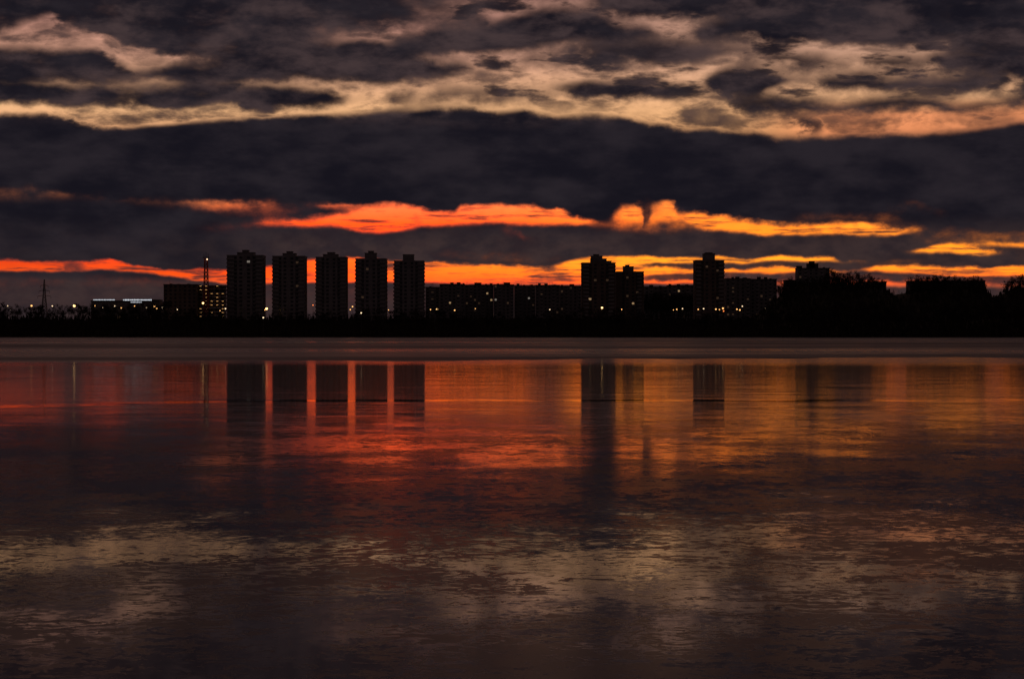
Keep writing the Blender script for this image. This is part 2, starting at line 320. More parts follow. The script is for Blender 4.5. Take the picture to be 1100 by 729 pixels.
# ------------------------------------------------------------------ mesh helpers
class MB:
    def __init__(s): s.v = []; s.f = []
    def box(s, x0, x1, y0, y1, z0, z1):
        o = len(s.v)
        s.v += [(x0,y0,z0),(x1,y0,z0),(x1,y1,z0),(x0,y1,z0),(x0,y0,z1),(x1,y0,z1),(x1,y1,z1),(x0,y1,z1)]
        s.f += [tuple(o + i for i in q) for q in ((0,3,2,1),(4,5,6,7),(0,1,5,4),(1,2,6,5),(2,3,7,6),(3,0,4,7))]
    def bar(s, a, b, r0, r1=None, n=4):
        r1 = r0 if r1 is None else r1
        a = Vector(a); b = Vector(b); d = (b - a)
        if d.length < 1e-6: return
        d.normalize()
        p = d.orthogonal().normalized(); q = d.cross(p); o = len(s.v)
        for c, r in ((a, r0), (b, r1)):
            for i in range(n):
                t = 2 * math.pi * i / n
                s.v.append(tuple(c + (p * math.cos(t) + q * math.sin(t)) * r))
        for i in range(n):
            j = (i + 1) % n
            s.f.append((o + i, o + j, o + n + j, o + n + i))
        s.f.append(tuple(o + n - 1 - i for i in range(n))); s.f.append(tuple(o + n + i for i in range(n)))
    def ball(s, c, r, n=8, k=5, sq=1.0):
        o = len(s.v)
        for i in range(k + 1):
            t = math.pi * i / k
            for j in range(n):
                p = 2 * math.pi * j / n
                s.v.append((c[0] + r * math.sin(t) * math.cos(p), c[1] + r * math.sin(t) * math.sin(p), c[2] + r * sq * math.cos(t)))
        for i in range(k):
            for j in range(n):
                a = o + i * n + j; b = o + i * n + (j + 1) % n
                s.f.append((a, a + n, b + n, b))
    def mesh(s, name, m):
        me = bpy.data.meshes.new(name); me.from_pydata(s.v, [], s.f); me.materials.append(m); me.update()
        return me
def add(name, me, parent=None, loc=(0, 0, 0), label=None):
    o = bpy.data.objects.new(name, me); COL.objects.link(o); o.location = loc
    if parent: o.parent = parent
    if label: o['label'] = label
    return o
def thing(name, label, cat, loc, group=None):
    o = bpy.data.objects.new(name, None); COL.objects.link(o); o.location = loc
    o.empty_display_size = 1
    o['label'] = label; o['category'] = cat
    if group: o['group'] = group
    return o
def structure(o): o['kind'] = 'structure'; return o

# ------------------------------------------------------------------ land, ice, water
SH = 1400.0
def land_z(x, y):
    if -6000 < x < 6000 and 6 < y < SH + 12 * math.sin(x / 340) :
        return -2.0
    if y <= 6: return 0.15 + 0.6 * sstep(6, -60, y)
    s = SH + 12 * math.sin(x / 340)
    z = .4 + 10.6 * sstep(s, s + 170, y)
    ridge = sstep(165, 205, x) * (1 - sstep(430, 900, x)) * math.exp(-((y - 1548) / 62) ** 2)
    z += ridge * (24.5 + 3.0 * math.exp(-((x - 232) / 40) ** 2) - 8 * math.exp(-((x - 275) / 10) ** 2) - 7 * math.exp(-((x - 344) / 7) ** 2))
    z += 14 * sstep(1800, 4000, y)
    return z
xs = sorted(set([-60000, -30000, -15000, -8000, -6001, -5999, -4000, -2500, -1500, -1000, -700] + [i * 15 for i in range(-34, 35)] + [700, 1000, 1500, 2500, 4000, 5999, 6001, 8000, 15000, 30000, 60000]))
ys = [-60000, -8000, -2000, -500, -100, -60, -30, -10, 0, 5.9, 6.1, 30, 300, 900, 1300, 1370] + [1382 + i * 4 for i in range(14)] + [1440 + i * 12 for i in range(30)] + [1900, 2200, 2600, 3200, 4000, 6000, 12000, 30000, 60000]
vv = [(x, y, land_z(x, y)) for y in ys for x in xs]; nx = len(xs)
ff = [(j*nx+i, j*nx+i+1, (j+1)*nx+i+1, (j+1)*nx+i) for j in range(len(ys)-1) for i in range(nx-1)]
me = bpy.data.meshes.new('ground'); me.from_pydata(vv, [], ff); me.materials.append(M['soil']); me.update()
structure(add('ground', me))

def ice_mat():
    m = bpy.data.materials.new('lake_ice'); m.use_nodes = True
    t = m.node_tree; t.nodes.remove(t.nodes['Principled BSDF']); q = G(t)
    out = t.nodes['Material Output']
    c = q.n('ShaderNodeTexCoord').outputs['Object']
    s = q.n('ShaderNodeSeparateXYZ'); q.put(s.inputs[0], c)
    X, Y = s.outputs[0], s.outputs[1]
    big = q.noise(c, (.5, .34, 1), (3, 9, 0), 5, .62, .6)
    chip = q.noise(c, (2.9, 3.0, 1), (21, 14, 0), 9, .70, 1.6)
    flake = q.noise(c, (6.5, 7.0, 1), (1, 4, 0), 8, .72, 1.6)
    streak = q.noise(c, (.55, .50, 1), (17, 4, 0), 6, .65, .3)
    near = q.mr(Y, 58, 22, 0.0, 1)
    mk = q.m('ADD', q.m('MULTIPLY', big, .30), q.m('ADD', q.m('MULTIPLY', chip, .40), q.m('MULTIPLY', flake, .30)))
    frost = q.m('MULTIPLY', q.mr(mk, .490, .522, 0, 1), q.m('MULTIPLY_ADD', near, .85, .12))
    line = q.m('SUBTRACT', 56.0, q.m('MULTIPLY', q.m('MAXIMUM', q.m('SUBTRACT', -7.0, X), 0.0), .95))
    wob = q.noise(c, (.5, .02, 1), (2, 2, 0), 3, .5)
    line = q.m('ADD', line, q.m('MULTIPLY', q.m('SUBTRACT', wob, .5), 2.0))
    wet = q.mr(q.m('ABSOLUTE', q.m('SUBTRACT', Y, line)), .4, q.mr(X, -8, -5, 2.0, 1.1), q.mr(X, -8, -5, 1.0, .85), 0)     # a strip of clear wet ice
    rough = q.m('ADD', q.m('ADD', q.mr(Y, 60, 24, .076, .054), q.mr(Y, 112, 140, 0, .09)), q.m('MULTIPLY', frost, .10))
    rough = q.fmix(wet, rough, .04)
    # facets of the ice lean a fraction of a degree towards or away from the shore
    ny = q.m('MULTIPLY', q.m('SUBTRACT', streak, .5), q.mr(Y, 90, 40, .010, .022))
    ny = q.m('ADD', ny, q.m('MULTIPLY', q.m('SUBTRACT', chip, .5), q.m('MULTIPLY', near, .024)))
    ny = q.m('ADD', ny, q.m('MULTIPLY', q.m('SUBTRACT', flake, .5), q.m('MULTIPLY', near, .030)))
    ny = q.m('ADD', ny, q.m('MULTIPLY', frost, .006))
    ripple = q.noise(c, (.22, 1.1, 1), (6, 1, 0), 5, .6)
    ny = q.m('ADD', ny, q.m('MULTIPLY', q.m('SUBTRACT', ripple, .5), q.mr(Y, 30, 58, 0, .026)))
    nx = q.m('MULTIPLY', q.m('SUBTRACT', flake, .5), .03)
    cb = q.n('ShaderNodeCombineXYZ'); q.put(cb.inputs[0], nx); q.put(cb.inputs[1], ny); cb.inputs[2].default_value = 1.0
    nm = q.n('ShaderNodeVectorMath'); nm.operation = 'NORMALIZE'; q.put(nm.inputs[0], cb.outputs[0])
    fr = q.n('ShaderNodeFresnel'); fr.inputs['IOR'].default_value = 1.85
    f = q.m('MULTIPLY', fr.outputs[0], q.m('SUBTRACT', 1.0, q.m('MULTIPLY', frost, .62)))
    gl = q.n('ShaderNodeBsdfGlossy'); gl.distribution = 'BECKMANN'
    q.put(gl.inputs['Roughness'], rough); q.put(gl.inputs['Normal'], nm.outputs[0])
    g2 = q.n('ShaderNodeBsdfGlossy'); g2.distribution = 'BECKMANN'; g2.inputs['Roughness'].default_value = .27      # dull film of frost
    q.put(g2.inputs['Normal'], nm.outputs[0])
    gm = q.n('ShaderNodeMixShader'); q.put(gm.inputs[0], q.m('MULTIPLY', q.mr(Y, 30, 60, .10, .15), q.m('SUBTRACT', 1.0, wet)))
    t.links.new(gl.outputs[0], gm.inputs[1]); t.links.new(g2.outputs[0], gm.inputs[2])
    df = q.n('ShaderNodeBsdfDiffuse'); q.put(df.inputs['Color'], q.mix(frost, (.010, .010, .012), (.20, .18, .19)))
    mx = q.n('ShaderNodeMixShader'); q.put(mx.inputs[0], f); t.links.new(df.outputs[0], mx.inputs[1]); t.links.new(gm.outputs[0], mx.inputs[2])
    t.links.new(mx.outputs[0], out.inputs[0])
    return m
def water_mat():
    m = bpy.data.materials.new('open_water'); m.use_nodes = True
    b = m.node_tree.nodes['Principled BSDF']; q = G(m.node_tree)
    c = q.n('ShaderNodeTexCoord').outputs['Object']
    n = q.noise(c, (.004, .011, 1), (0, 3, 0), 6, .68)
    q.put(b.inputs['Roughness'], q.mr(n, .36, .64, .20, .55))
    b.inputs['Base Color'].default_value = (.055, .055, .07, 1)
    b.inputs['IOR'].default_value = 1.33
    return m
# water sheet over the whole lake, the ice sheet lies on it out to a wavy edge
MBw = MB(); n = 60
shore = [(-6000 + 12000 * i / n) for i in range(n + 1)]
wv = [(x, 6.0, 0) for x in (-6000, 6000)] 
me = bpy.data.meshes.new('lake_water')
me.from_pydata([(-6000, 6, 0), (6000, 6, 0), (6000, 1425, 0), (-6000, 1425, 0)], [], [(0, 1, 2, 3)])
me.materials.append(water_mat()); me.update(); structure(add('lake_water', me))
pts = []
re = random.Random(11); wk = 0.0
for i in range(401):
    x = -80 + .4 * i if 0 < i < 400 else (-600 if i == 0 else 600)
    wk = wk * .93 + re.uniform(-.16, .16)
    u = 550 + x / 145 * F
    v = 388.3 - 4.2 * sstep(0, 1100, u) + .5 * math.sin(u / 61) + .35 * math.sin(u / 23 + 1) + wk
    pts.append((x, CAMZ * F / (v - HV), .004))
me = bpy.data.meshes.new('lake_ice')
vv = [(p[0], 6.0, .004) for p in pts] + pts; k = len(pts)
me.from_pydata(vv, [], [(i, i + 1, k + i + 1, k + i) for i in range(k - 1)])
me.materials.append(ice_mat()); me.update(); structure(add('lake_ice', me))

# ------------------------------------------------------------------ buildings
def hx(u0, u1, Y): return (u1 - u0) / F * Y
BAL = {}; WIN = {}
def win_mesh(w, h, m):
    k = (round(w, 2), round(h, 2), m.name)
    if k not in WIN:
        b = MB(); b.box(-w/2, w/2, -.06, .05, -h/2, h/2)
        WIN[k] = b.mesh('window', m)
    return WIN[k]
def bal_mesh(w, d):
    k = (round(w, 2), round(d, 2))
    if k not in BAL:
        b = MB()
        b.box(-w/2, w/2, -d, 0, 0, .22)
        b.box(-w/2, w/2, -d, -d + .12, .22, 1.15)
        b.box(-w/2, -w/2 + .12, -d + .12, 0, .22, 1.15)
        b.box(w/2 - .12, w/2, -d + .12, 0, .22, 1.15)
        BAL[k] = b.mesh('balcony', M['balc'])
    return BAL[k]
def light_windows(root, wins, u_of, lit, dim):
    Y = root['_Y']
    for (u, v, k) in lit:
        X, Zw = sx(u, Y) - root.location.x, sz(v, Y) - root.location.z
        w = min(wins, key=lambda o: (o.location.x - X) ** 2 + (o.location.z - Zw) ** 2)
        w.data = win_mesh(w['_w'], w['_h'], M[k]); w['label'] = 'lit window'
    for w in wins:
        if 'label' not in w and R.random() < dim:
            w.data = win_mesh(w['_w'], w['_h'], M['w_dim']); w['label'] = 'dimly lit window'
    for w in wins:
        del w['_w']; del w['_h']
    del root['_Y']

def tower(u0, u1, roof, caps, Y, depth, name, label, lit=(), wallm='panel', group=None, dim=.006, nb=2, side=.9):
    uc = (u0 + u1) / 2; X = sx(uc, Y); zb = land_z(X, Y) - .6
    Wd = hx(u0, u1, Y); H = sz(roof, Y) - zb
    r = thing(name, label, 'apartment block', (X, Y, zb), group); r['_Y'] = Y
    w2 = Wd / 2 - side; cw = Wd * .20
    b = MB()
    b.box(-w2, -cw, 0, depth, 0, H); b.box(cw, w2, 0, depth, 0, H)
    b.box(-cw, cw, -1.4, -.26, 0, H + .8); b.box(-cw, cw, .12, depth - .02, 0, H + .8); b.box(-cw, cw, -.26, .12, 0, H)
    for x in (-w2 + .02, w2 - .62):
        b.box(x, x + .6, -.25, 0, 0, H)                     # corner ribs
    add('wall', b.mesh('wall', M[wallm]), r)
    b = MB()
    for (x0, x1, y0, y1) in ((-w2 - .25, w2 + .25, -.25, .1), (-w2 - .25, -w2 + .1, .1, depth), (w2 - .1, w2 + .25, .1, depth), (-w2 - .25, w2 + .25, depth, depth + .25)):
        b.box(x0, x1, y0, y1, H + .002, H + .7)
    add('parapet', b.mesh('parapet', M['balc']), r)
    zt = H + .8
    prev = H + .8
    for i, (c0, c1, cv_) in enumerate(caps):
        b = MB(); x0 = sx(c0, Y) - X; x1 = sx(c1, Y) - X; zc = sz(cv_, Y) - zb
        base_z = H if i == 0 or True else prev
        dd = .30 - .06 * i
        z0 = (H + .8 if i == 0 else prev)
        if i == 0 and (x0 < -cw or x1 > cw): z0 = H + .8
        b.box(x0, x1, depth * (.5 - dd), depth * (.5 + dd), (H + .80 if -cw < x0 and x1 < cw else H + .80) if i == 0 else prev, zc)
        b.box(x0 - .3, x1 + .3, depth * (.5 - dd) - .3, depth * (.5 + dd) + .3, zc, zc + .35)
        add('roof_house', b.mesh('roof_house', M['panel_b']), r)
        prev = zc + .35
    fl = max(5, int(round(H / 3.0))); fh = H / fl
    # balconies: on both flanks and in columns on the front
    bs = bal_mesh(3.4, side + .05)
    bf = bal_mesh(Wd * .17, 1.1)
    wins = []
    for i in range(fl):
        z = i * fh + .25
        if i > 0:
            for s, rz in ((-1, -90), (1, 90)):
                o = add('balcony', bs, r, (s * (w2), depth * .28, z)); o.rotation_euler.z = math.radians(rz)
            if nb > 0:
                for x in (-.36, .36) if nb == 2 else (.32,):
                    add('balcony', bf, r, (x * Wd + (0.0), 0, z))
        for x, yy in ((-.25, -.0), (-.10, -1.4), (.10, -1.4), (.25, 0)):
            ww = Wd * .075
            o = add('window', win_mesh(ww, fh * .5, M['glass']), r, (x * Wd, yy - .02, z + fh * .45))
            o['_w'] = ww; o['_h'] = fh * .5; wins.append(o)
    light_windows(r, wins, None, lit, dim)
    return r

grp = 'tower blocks in a row on the far shore'
tower(242.5, 283.6, 274.8, [(254, 272, 271.2), (259.3, 265.4, 268.6)], 1650, 20, 'apartment_tower', 'dark tower block with a two-step roof, first of the row of five', [(265.4, 282.5, 'w_white')], group=grp)
tower(291.4, 328.6, 275.7, [(303, 316.6, 272.2), (307, 313, 270)], 1652, 20, 'apartment_tower', 'dark tower block with a low stepped roof house, second of the row of five', group=grp)
tower(338, 373, 276.7, [(346.5, 362, 273.2), (351, 358.5, 271)], 1655, 20, 'apartment_tower', 'dark tower block with a broad low roof house, middle one of the row of five', group=grp)
tower(380.6, 415.8, 278.4, [(391.5, 403.6, 271.8), (395, 400.5, 269.6)], 1660, 20, 'apartment_tower', 'dark tower block with a tall narrow roof house, fourth of the row of five', group=grp, dim=.015)
tower(422, 456.3, 280.8, [(432.5, 444, 273.4)], 1665, 20, 'apartment_tower', 'dark tower block with a plain square roof house, rightmost of the row of five', group=grp)
tower(624.4, 661.8, 282.8, [(634.8, 657, 280.3), (634.8, 652, 277.8), (635.2, 647.5, 274.8), (638, 644, 273)], 1700, 22, 'apartment_tower', 'broad dark tower block whose tall roof house steps down to the right', [(630.7, 320.8, 'w_warm')], 'brick', nb=2, dim=.02, side=.5)
tower(661.6, 692.2, 292.3, [(670, 681, 286.2), (672.5, 676.5, 284.6)], 1720, 20, 'apartment_tower', 'shorter dark block with a square roof house right beside the broad stepped tower', [(676.7, 297, 'w_dim'), (674, 298, 'w_dim'), (679, 325.6, 'w_warm')], 'brick', nb=1, dim=.02, side=.4)
tower(745.8, 779.2, 280.2, [(756.6, 768.6, 272.4), (759, 766, 271.2)], 1690, 22, 'apartment_tower', 'lone dark tower block with one rounded roof house rising above a long low block', [(760, 288, 'w_dim')], 'brick', nb=2, dim=.03)

def block(u0, u1, roof, Y, depth, label, boxes=(), lit=(), dim=.025, wallm='panel_b', name='apartment_block', group=None, cols=None, balc=True):
    uc = (u0 + u1) / 2; X = sx(uc, Y); zb = land_z(X, Y) - .6
    Wd = hx(u0, u1, Y); H = sz(roof, Y) - zb
    r = thing(name, label, 'apartment block', (X, Y, zb), group); r['_Y'] = Y
    b = MB(); b.box(-Wd/2, Wd/2, 0, depth, 0, H)
    nr = max(2, int(Wd / 9))
    for i in range(nr + 1):
        x = -Wd/2 + .05 + (Wd - .5) * i / nr
        b.box(x, x + .4, -.3, 0, 0, H - .01)
    add('wall', b.mesh('wall', M[wallm]), r)
    b = MB()
    b.box(-Wd/2 - .3, Wd/2 + .3, -.4, .1, H, H + .6); b.box(-Wd/2 - .3, Wd/2 + .3, depth - .1, depth + .3, H, H + .6)
    b.box(-Wd/2 - .3, -Wd/2 + .1, .1, depth - .1, H, H + .6); b.box(Wd/2 - .1, Wd/2 + .3, .1, depth - .1, H, H + .6)
    add('parapet', b.mesh('parapet', M['roof']), r)
    for (c0, c1, cv_) in boxes:
        b = MB(); x0 = sx(c0, Y) - X; x1 = sx(c1, Y) - X; zc = sz(cv_, Y) - zb
        b.box(x0, x1, depth * .3, depth * .7, H, zc); b.box(x0 - .15, x1 + .15, depth * .3 - .15, depth * .7 + .15, zc, zc + .25)
        add('roof_house', b.mesh('roof_house', M['roof']), r)
    for k in range(R.randint(2, 5)):
        b = MB(); x = R.uniform(-.46, .46) * Wd; y = R.uniform(.1, .9) * depth; hh = R.uniform(1.2, 4.2)
        b.bar((x, y, H), (x, y, H + hh), .10, .08); b.bar((x - .8, y, H + hh * .8), (x + .8, y, H + hh * .8), .06)
        add('roof_aerial', b.mesh('roof_aerial', M['steel']), r)
    fl = max(3, int(round(H / 3.0))); fh = H / fl
    cols = cols or max(3, min(int(100 / fl), int(Wd / 3.4)))
    wins = []; cw = Wd / cols
    bf = bal_mesh(min(3.0, cw * .7), .9)
    nbal = 0
    for i in range(fl):
        for j in range(cols):
            x = -Wd/2 + cw * (j + .5); z = fh * (i + .55)
            if balc and j % 3 == 1 and i > 0 and nbal < 100:
                add('balcony', bf, r, (x, -.06, z - fh * .45)); nbal += 1
            ww = min(1.6, cw * .5)
            o = add('window', win_mesh(ww, 1.5, M['glass']), r, (x, -.03, z)); o['_w'] = ww; o['_h'] = 1.5; wins.append(o)
    light_windows(r, wins, None, lit, dim)
    return r

# nine-storey blocks between the towers
block(457, 472, 308.8, 1900, 14, 'low dark slab block touching the rightmost tower of the row of five', [(461, 463, 307.6)], [(463, 322, 'w_dim')])
block(472.3, 499, 305.6, 1880, 14, 'dark slab block with two roof boxes near its left end, beside the low slab', [(483.5, 487, 303.4), (490.5, 494.5, 303.2), (497, 498.5, 304.2)], [(484, 326.5, 'w_warm'), (492, 317, 'w_dim')])
block(499.3, 530, 306.4, 1905, 14, 'dark slab block with a row of many small lit windows half way up', [(509.5, 517, 303.6), (521, 523, 305), (526, 529, 304.4)], [(522, 314, 'w_warm'), (525.8, 323.8, 'w_warm'), (513, 326, 'w_dim'), (506, 318, 'w_dim')], dim=.035)
block(530.3, 552, 306.0, 1890, 14, 'dark slab block with a wide roof box and one bright window below its middle', [(541, 548, 303.4), (534, 536, 304.6)], [(533.8, 321.2, 'w_white'), (545, 324, 'w_dim')], dim=.035)
block(552.3, 575, 307.2, 1910, 14, 'dark slab block with low roof vents and one bright window near its right end', [(555, 558, 304.6), (562, 564, 306), (570, 572.5, 305.6)], [(570.4, 321.2, 'w_white'), (571, 327, 'w_dim')], dim=.035)
block(575.3, 601, 306.8, 1885, 14, 'dark slab block with a pair of roof boxes, just left of the middle gap', [(578, 581, 304.4), (585, 588.5, 304.6), (595, 597, 305.8)], [(583, 318, 'w_dim')], dim=.035)
block(601.3, 625, 307.4, 1915, 14, 'dark slab block ending against the broad stepped tower with a tiny lit attic', [(603, 605, 306), (612, 617, 305.2)], [(612, 309.4, 'w_dim')], dim=.035)
block(692.4, 717, 308.4, 1880, 14, 'dark slab block right of the shorter square-capped block', [(698, 702, 306), (709, 711, 307.2)], [(703, 318, 'w_dim')])
block(717.3, 746, 307.0, 1870, 14, 'dark slab block touching the left side of the lone tower', [(719, 721.5, 305), (728, 731, 305.2), (737, 740, 305.6)], [(729.9, 312.2, 'w_warm'), (739, 322, 'w_dim')], dim=.035)
block(779.4, 806, 299.6, 1760, 14, 'tall dark slab block touching the right side of the lone tower', [(787, 789, 297.6), (791, 795, 297.2), (799, 803, 298.2)], [(790, 315, 'w_dim'), (801, 322, 'w_dim')], dim=.035)
block(806.3, 834.4, 300.2, 1768, 14, 'tall dark slab block with ragged roof boxes left of the bright sky notch', [(814.5, 818, 297.4), (822, 825, 297.6), (828, 829.5, 299)], [(820, 318, 'w_dim')], dim=.05)
block(843.6, 857, 301.4, 1800, 14, 'low dark block left of the stepped block on the wooded hill', (), (), dim=.0)
block(856.8, 891.2, 288.4, 1810, 16, 'dark block with stepped roof boxes standing behind the wooded hill', [(857, 862.5, 285.6), (868, 880, 283), (870.6, 876, 280.4), (886, 887, 287)], [(862.5, 296, 'w_dim')], dim=.015)
block(930, 952.2, 303.0, 1830, 14, 'flat dark block left of the red sky notch among the trees', [(941, 944, 302)], (), dim=.0)
block(976.4, 1016, 302.2, 1840, 14, 'long flat dark block right of the red sky notch', [(985, 988, 300.6), (1004, 1007, 300.8)], (), dim=.0)
block(1016.3, 1058.4, 302.0, 1842, 14, 'long flat dark block ending in a square corner before the last trees', [(1030, 1033, 300.4), (1047, 1049, 300.8)], (), dim=.0)
block(175.8, 211.2, 306, 1620, 20, 'plain dark slab building with a flat roof left of the building site', [(181, 182, 304.6), (190, 191, 305), (200, 201.5, 304.8)], [], dim=.0, wallm='brick', balc=False)

# unfinished concrete frame with work lights
def frame_building():
    Y = 1625; u0, u1, v = 211.6, 242.2, 306.4
    X = sx((u0 + u1) / 2, Y); zb = land_z(X, Y) - .6; Wd = hx(u0, u1, Y); H = sz(v, Y) - zb
    r = thing('building_frame', 'unfinished concrete building frame lit from inside by dim work lights, left of five towers', 'building site', (X, Y, zb))
    fl = 10; fh = H / fl; D = 14
    for i in range(fl + 1):
        b = MB(); b.box(-Wd/2, Wd/2, 0, D, i * fh - .25 + .25 * (i == 0), i * fh + .05 * (i > 0) + .25 * (i == 0))
        add('floor_slab', b.mesh('floor_slab', M['conc']), r)
    for k in range(6):
        x = -Wd/2 + .3 + (Wd - .6) * k / 5
        b = MB()
        for i in range(fl):
            b.box(x - .25, x + .25, .1, .6, i * fh + .26, (i + 1) * fh - .26)
            b.box(x - .25, x + .25, D - .6, D - .1, i * fh + .26, (i + 1) * fh - .26)
        add('column', b.mesh('column', M['conc']), r)
    b = MB()
    for i in range(fl):
        b.box(-Wd/2 + .4, Wd/2 - .4, D * .55, D * .55 + .2, i * fh + .26, (i + 1) * fh - .26)
    add('back_wall', b.mesh('back_wall', M['brick']), r)
    for i in range(fl):
        for k in range(5):
            if R.random() < .5:
                b = MB(); x = -Wd/2 + .3 + (Wd - .6) * (k + .5) / 5
                b.bar((x - .7, 2.5, (i + 1) * fh - .5), (x + .7, 2.5, (i + 1) * fh - .5), .09)
                add('work_light', b.mesh('work_light', M['work']), r)
    for k in range(9):
        b = MB(); x = -Wd/2 + 1 + (Wd - 2) * k / 8
        b.bar((x, 1 + (k % 3) * 4, H + .05), (x, 1 + (k % 3) * 4, H + .6 + .7 * R.random()), .12)
        add('starter_bar', b.mesh('starter_bar', M['steel']), r)
frame_building()

def lattice(b, z0, z1, w0, w1, n, r):
    cs = ((-1, -1), (1, -1), (1, 1), (-1, 1))
    def pt(c, t): 
        w = w0 + (w1 - w0) * t
        return (c[0] * w, c[1] * w, z0 + (z1 - z0) * t)
    for c in cs: b.bar(pt(c, 0), pt(c, 1), r, r)
    for i in range(n):
        t0, t1 = i / n, (i + 1) / n
        for k in range(4):
            a, c = cs[k], cs[(k + 1) % 4]
            b.bar(pt(a, t0), pt(c, t1), r * .6); b.bar(pt(c, t0), pt(a, t1), r * .6)
            b.bar(pt(a, t1), pt(c, t1), r * .6)
def mast():
    Y = 1605; X = sx(221.4, Y); zb = land_z(X, Y) - .3; H = sz(277.5, Y) - zb
    r = thing('lattice_mast', 'tall red lattice mast with one white light at the top beside the building frame', 'mast', (X, Y, zb))
    b = MB(); lattice(b, 0, H, 2.1, 1.1, 16, .28); add('lattice_frame', b.mesh('lattice_frame', M['red']), r)
    b = MB(); b.box(-2.2, 2.2, -2.2, 2.2, H, H + .3)
    for s in (-1, 1):
        b.box(-2.2, 2.2, s * 2.1 - .06, s * 2.1 + .06, H + 1.2, H + 1.35)
        for x in (-2.1, 0, 2.1): b.box(x - .06, x + .06, s * 2.1 - .06, s * 2.1 + .06, H + .3, H + 1.2)
    add('platform', b.mesh('platform', M['steel']), r)
    b = MB(); b.bar((0, 0, H + .3), (0, 0, H + 4.6), .16); add('antenna', b.mesh('antenna', M['steel']), r)
    for x in (-1.6, 1.6):
        b = MB(); b.bar((x, 0, H + .3), (x, 0, H + 3.4), .2); add('panel_antenna', b.mesh('panel_antenna', M['steel']), r)
    b = MB(); b.ball((1.1, -2.5, H - .8), .55); add('lamp', b.mesh('lamp', M['l_white']), r)
    b = MB(); b.bar((1.1, -2.2, H + .0), (1.1, -2.5, H - .4), .1); add('lamp_bracket', b.mesh('lamp_bracket', M['steel']), r)
mast()
def pylon():
    Y = 1700; X = sx(47.6, Y); zb = land_z(X, Y) - .3; H = sz(300.2, Y) - zb
    r = thing('power_pylon', 'slim grey lattice power pylon standing alone at the far left', 'pylon', (X, Y, zb))
    b = MB(); lattice(b, 0, H * .62, 2.8, 1.0, 9, .2); lattice(b, H * .62, H, 1.0, .25, 8, .18)
    add('lattice_frame', b.mesh('lattice_frame', M['steel']), r)
    for z, w in ((.62, 5.2), (.74, 4.2), (.86, 3.0)):
        b = MB()
        for y in (-.5, .5):
            b.bar((-w, 0, H * z), (0, y, H * z + .9), .13); b.bar((w, 0, H * z), (0, y, H * z + .9), .13)
            b.bar((-w, 0, H * z), (w, 0, H * z), .13)
        add('cross_arm', b.mesh('cross_arm', M['steel']), r)
        for s in (-1, 1):
            b = MB(); b.bar((s * w, 0, H * z), (s * w, 0, H * z - 1.8), .13, .13, 6); add('insulator', b.mesh('insulator', M['steel']), r)
pylon()

def store():
    Y = 1640; u0, u1 = 98, 171; X = sx((u0 + u1) / 2, Y); zb = land_z(X, Y) - .5; H = sz(323.4, Y) - zb; Wd = hx(u0, u1, Y)
    r = thing('retail_hall', 'long low flat-roofed hall carrying two white illuminated roof signs at the left', 'store', (X, Y, zb))
    b = MB(); b.box(-Wd/2, Wd/2, 0, 30, 0, H); b.box(Wd/2 * .62, Wd/2 * .98, 4, 20, H, sz(321.4, Y) - zb)
    add('wall', b.mesh('wall', M['panel_b']), r)
    b = MB(); b.box(-Wd/2 - .3, Wd/2 + .3, -.4, -.05, H - .4, H + .5); add('parapet', b.mesh('parapet', M['roof']), r)
    for s0, s1, v, h in ((100.4, 123.6, 322.0, .7), (132.4, 163.4, 322.1, 1.0), (140.5, 152.5, 324.6, .55)):
        z = sz(v, Y) - zb; x0 = sx(s0, Y) - X; x1 = sx(s1, Y) - X
        fr = MB(); fr.box(x0 - .2, x1 + .2, -.62, -.5, z - h/2 - .12, z + h/2 + .12)
        so_ = add('roof_sign', fr.mesh('roof_sign', M['roof']), r)
        l = MB(); x = x0
        while x < x1 - .4:
            w = min(R.uniform(.5, 1.4), x1 - x)
            hh = h * R.uniform(.7, 1.0)
            l.box(x, x + w, -.74, -.64, z - hh/2, z + hh/2); x += w + R.choice((.12, .18, .3))
        add('sign_lettering', l.mesh('sign_lettering', M['sign']), so_)
    for k in range(11):
        x = -Wd/2 + 2.5 + (Wd - 5) * k / 10
        b = MB(); b.box(x - 1.4, x + 1.4, -.08, .05, 3.0, 5.4)
        lit = k in (1, 4, 7, 9)
        o = add('window', b.mesh('window', M['w_dim'] if lit else M['glass']), r)
        if lit: o['label'] = 'dimly lit window'
store()

